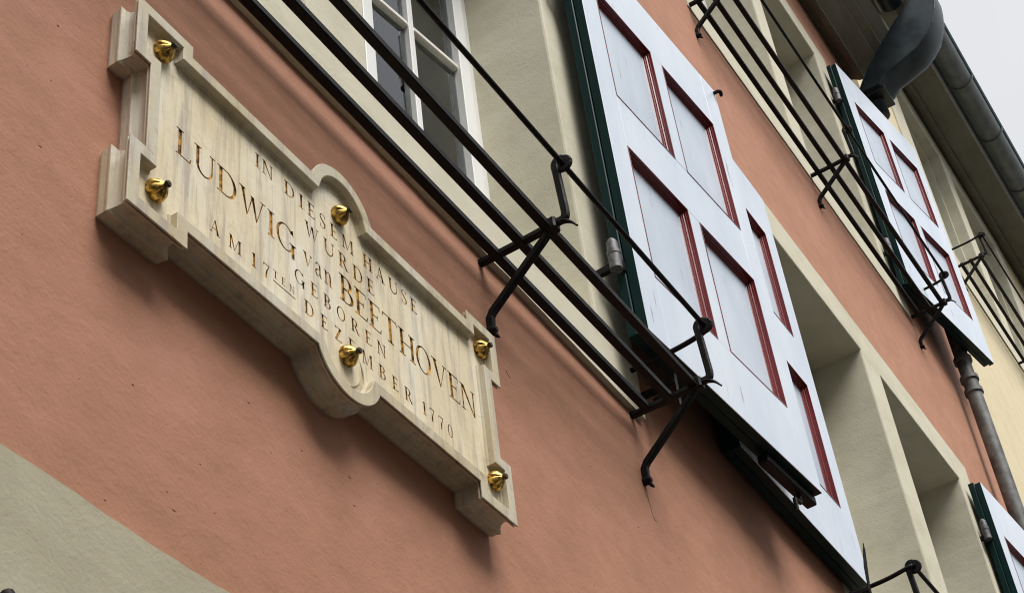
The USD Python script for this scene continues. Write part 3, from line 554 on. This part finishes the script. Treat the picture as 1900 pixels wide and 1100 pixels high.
# ------------------------------------------------------------------ shutters
SW, SH = 0.87, 1.57
def shutter(label, xh, dh, ztop, deg, mirror=False, bar=False, hook=False):
    """two folded leaves; local frame: s along the leaf from the hinge, d proud of the front leaf's back, z from the bottom"""
    s_ = -1 if mirror else 1
    t = thing('window_shutter', label, 'shutter', W(xh, dh, ztop - SH), rotz=(-deg if not mirror else deg), group='folded back window shutters')
    def L(m):   # local builder: build in (x, d, z) with EYE removed, mirrored if need be
        v, f, _ = meshkit.arrays(m, False); v = v - np.array([0, 0, EYE]); v[:, 0] *= s_
        return trimesh.Trimesh(v, f if s_ == 1 else f[:, ::-1], process=False)
    T = 0.026
    holes = [(0.097, 0.400), (0.470, 0.773)]; rows = [(0.230, 0.685), (0.885, 1.335)]
    rects = [(a, b, c, e) for (a, b) in holes for (c, e) in rows]
    face = sbox(0, 0, SW, SH)
    for a, b, c, e in rects: face = face.difference(sbox(a, c, b, e))
    oc = np.array([(0, 0), (SW, 0), (SW, SH), (0, SH)], float)
    E_ = 0.0016; wj = RNG.uniform(-0.0003, 0.0003, 12)
    for k, (a, b) in enumerate(((0, 0.095), (0.775, SW))): put('stile', L(cbx(a, b, -E_ * 1.2, wj[k], 0, SH, 0.0007)), 'shutter_white', t)
    for k, (a, b) in enumerate(((0, 0.228), (0.687, 0.883), (1.337, SH))): put('rail', L(cbx(0.0952, 0.7748, -E_ * 1.2, wj[2 + k], a + 0.0004, b - 0.0004, 0.0007)), 'shutter_white', t)
    for k, (a, b) in enumerate(((0.2282, 0.6868), (0.8832, 1.3368))): put('centre_stile', L(cbx(0.402, 0.468, -E_ * 1.2, wj[6 + k], a, b, 0.0007)), 'shutter_white', t)
    put('leaf_edge', L(cat_([loft([loop3(oc, -0.0018), loop3(oc, -T)]), sheet(Polygon(oc), -T), sheet(face, -0.0019)])), 'shutter_green', t, label='dark green painted edge')
    for a, b, c, e in rects:
        lp = np.array([(a, c), (b, c), (b, e), (a, e)], float)
        pr = [(-0.0024, -0.0004), (-0.0024, 0.0012), (0.0010, 0.0012), (0.0012, -0.0055), (0.0045, -0.0062), (0.0045, -0.0105), (0.0075, -0.0125), (0.0082, -0.0155), (0.0125, -0.0165), (0.0140, -0.0200), (0.0165, -0.0222)]
        put('moulding', L(loft([loop3(offset(lp, o), h) for o, h in pr])), 'oxblood', t)
        put('panel', L(bx(a + 0.012, b - 0.012, -0.0245, -0.0218, c + 0.012, e - 0.012)), 'shutter_panel', t)
    put('rear_leaf', L(cbx(-0.003, SW - 0.006, -0.0545, -0.0295, 0.004, SH + 0.012, 0.002)), 'shutter_green', t)
    for z in (0.24, SH - 0.24):
        pin = []
        for zz, r in ((0.0, 0.016), (0.045, 0.016), (0.046, 0.0175), (0.056, 0.0175), (0.057, 0.015), (0.085, 0.0145), (0.092, 0.011), (0.100, 0.005)):
            a = np.arange(14) * 2 * np.pi / 14; pin.append(np.stack([-0.028 + r * np.cos(a), 0.038 + r * np.sin(a), np.full(14, z - 0.05 + zz + EYE)], 1))
        h = put('hinge', L(loft(pin, True, True, True)), 'hinge_iron', t, smooth=35)
        put('strap', L(cbx(-0.03, 0.30, -0.0295, -0.0265, z - 0.045, z - 0.012, 0.001)), 'wrought_iron', h)
        put('hinge_pin', L(cbx(-0.036, -0.020, -0.115, -0.03, z - 0.046, z - 0.026, 0.002)), 'wrought_iron', h)
    if bar:
        put('latch_bar', L(cbx(0.60, 0.868, -0.050, -0.020, -0.030, -0.004, 0.003)), 'wrought_iron', t)
        put('latch_staple', L(sweep([W(0.79, -0.035, -0.03), W(0.79, -0.035, -0.055), W(0.755, -0.035, -0.060), W(0.752, -0.035, -0.098)], 0.010, square=True, up=(0, 1, 0))), 'wrought_iron', t)
    if hook:
        put('catch_hook', L(sweep(smooth_path([W(SW - 0.012, 0.0, SH - 0.02), W(SW - 0.012, 0.016, SH - 0.022), W(SW - 0.004, 0.020, SH - 0.02), W(SW + 0.008, 0.016, SH - 0.030)], 4), [0.012] * 12 + [0.006], sides=8, up=(0, 0, 1))), 'wrought_iron', t, smooth=40)
    return t
shutter('large white and dark red panelled shutter with green edge right of the plaque, overlapping another', 2.85, 0.110, 4.087, 3.2, False, True, True)
shutter('white and dark red shutter half hidden behind the big one, beside the shaded beige opening', 4.305, 0.062, 4.120, 0.3, True)
shutter('shutter cut off by the right edge of the picture near the downpipe foot', 6.465, 0.076, 4.12, 3.0)
shutter('small upper floor white and dark red shutter below the rainwater funnel', 6.42, 0.080, 6.82, 7.4)

# ------------------------------------------------------------------ shutter holders (iron spikes by the railing ends) and small irons
def holder(label, x, zc):
    h = thing('shutter_holder', label, 'shutter holder', W(x, 0.05, zc), group='iron shutter holders')
    put('spike', sweep([W(x, 0.092, zc - 0.10), W(x, 0.092, zc - 0.02), W(x, 0.098, zc + 0.04), W(x, 0.106, zc + 0.09), W(x, 0.110, zc + 0.115)], [0.010, 0.012, 0.017, 0.012, 0.003], [0.006, 0.008, 0.010, 0.008, 0.002], sides=8, up=(0, 1, 0)), 'wrought_iron', h, smooth=40)
    put('holding_bar', sweep([W(x, -0.02, zc - 0.03), W(x, 0.092, zc - 0.03)], 0.016, square=True), 'wrought_iron', h)
    put('keeper', cat_([cbx(x - 0.012, x + 0.012, 0.03, 0.075, zc - 0.075, zc - 0.055), sweep([W(x, 0.045, zc - 0.055), W(x + 0.004, 0.06, zc - 0.03)], 0.007)]), 'wrought_iron', h)
    return h
holder('iron shutter holder with upright spike behind the railing end under the big shutter', 3.0, 2.50)
holder('iron shutter holder with upright spike at the bottom edge beside the lower right railing', 4.17, 2.50)
gh = thing('wall_hook', 'dark iron hook at the lower left corner on the beige surround', 'hook', W(1.09, 0, 0.99))
put('shank', sweep([W(1.09, -0.02, 0.985), W(1.09, 0.03, 0.985)], 0.016, sides=10), 'wrought_iron', gh, smooth=40)
put('hook_tip', sweep(smooth_path([W(1.09, 0.026, 0.985), W(1.09, 0.034, 0.99), W(1.09, 0.034, 0.998), W(1.09, 0.030, 1.006)], 4), 0.018, sides=10, up=(1, 0, 0)), 'wrought_iron', gh, smooth=40)

# ------------------------------------------------------------------ small life on the plaster: cracks, grit
def crack(x, z, L, ang, seed):
    r = np.random.default_rng(seed); n = 9; p = []; a = ang
    for i in range(n):
        p.append(W(x, 0.0002, z)); a += r.normal(0, 0.35); x += math.cos(a) * L / n; z += math.sin(a) * L / n
    return sweep(p, np.linspace(0.0016, 0.0004, n) , 0.0008, sides=5, up=(0, 1, 0))
for k, (x, z, L, a) in enumerate(((2.925, 2.150, 0.075, -1.5), (2.33, 2.12, 0.022, -1.0), (5.42, 4.98, 0.04, -1.5))):
    put('crack', crack(x, z, L, a, k), 'crack_dark', pink)
gr = []
r_ = np.random.default_rng(3)
for k in range(260):
    x, z = r_.uniform(0.55, 3.2), r_.uniform(0.95, 2.36)
    if 1.15 < x < 2.25 and 1.62 < z: continue
    e = trimesh.creation.icosphere(1, 1.0); q = np.array(e.vertices) * np.array([r_.uniform(1, 2.6), 0.7, r_.uniform(0.8, 1.4)]) * (0.0006 + 0.0012 * r_.random()**3)
    gr.append(trimesh.Trimesh(q + W(x, 0, z), e.faces, process=False))
put('plaster_grit', cat_(gr), 'pink_plaster', pink, smooth=True, kind='stuff')
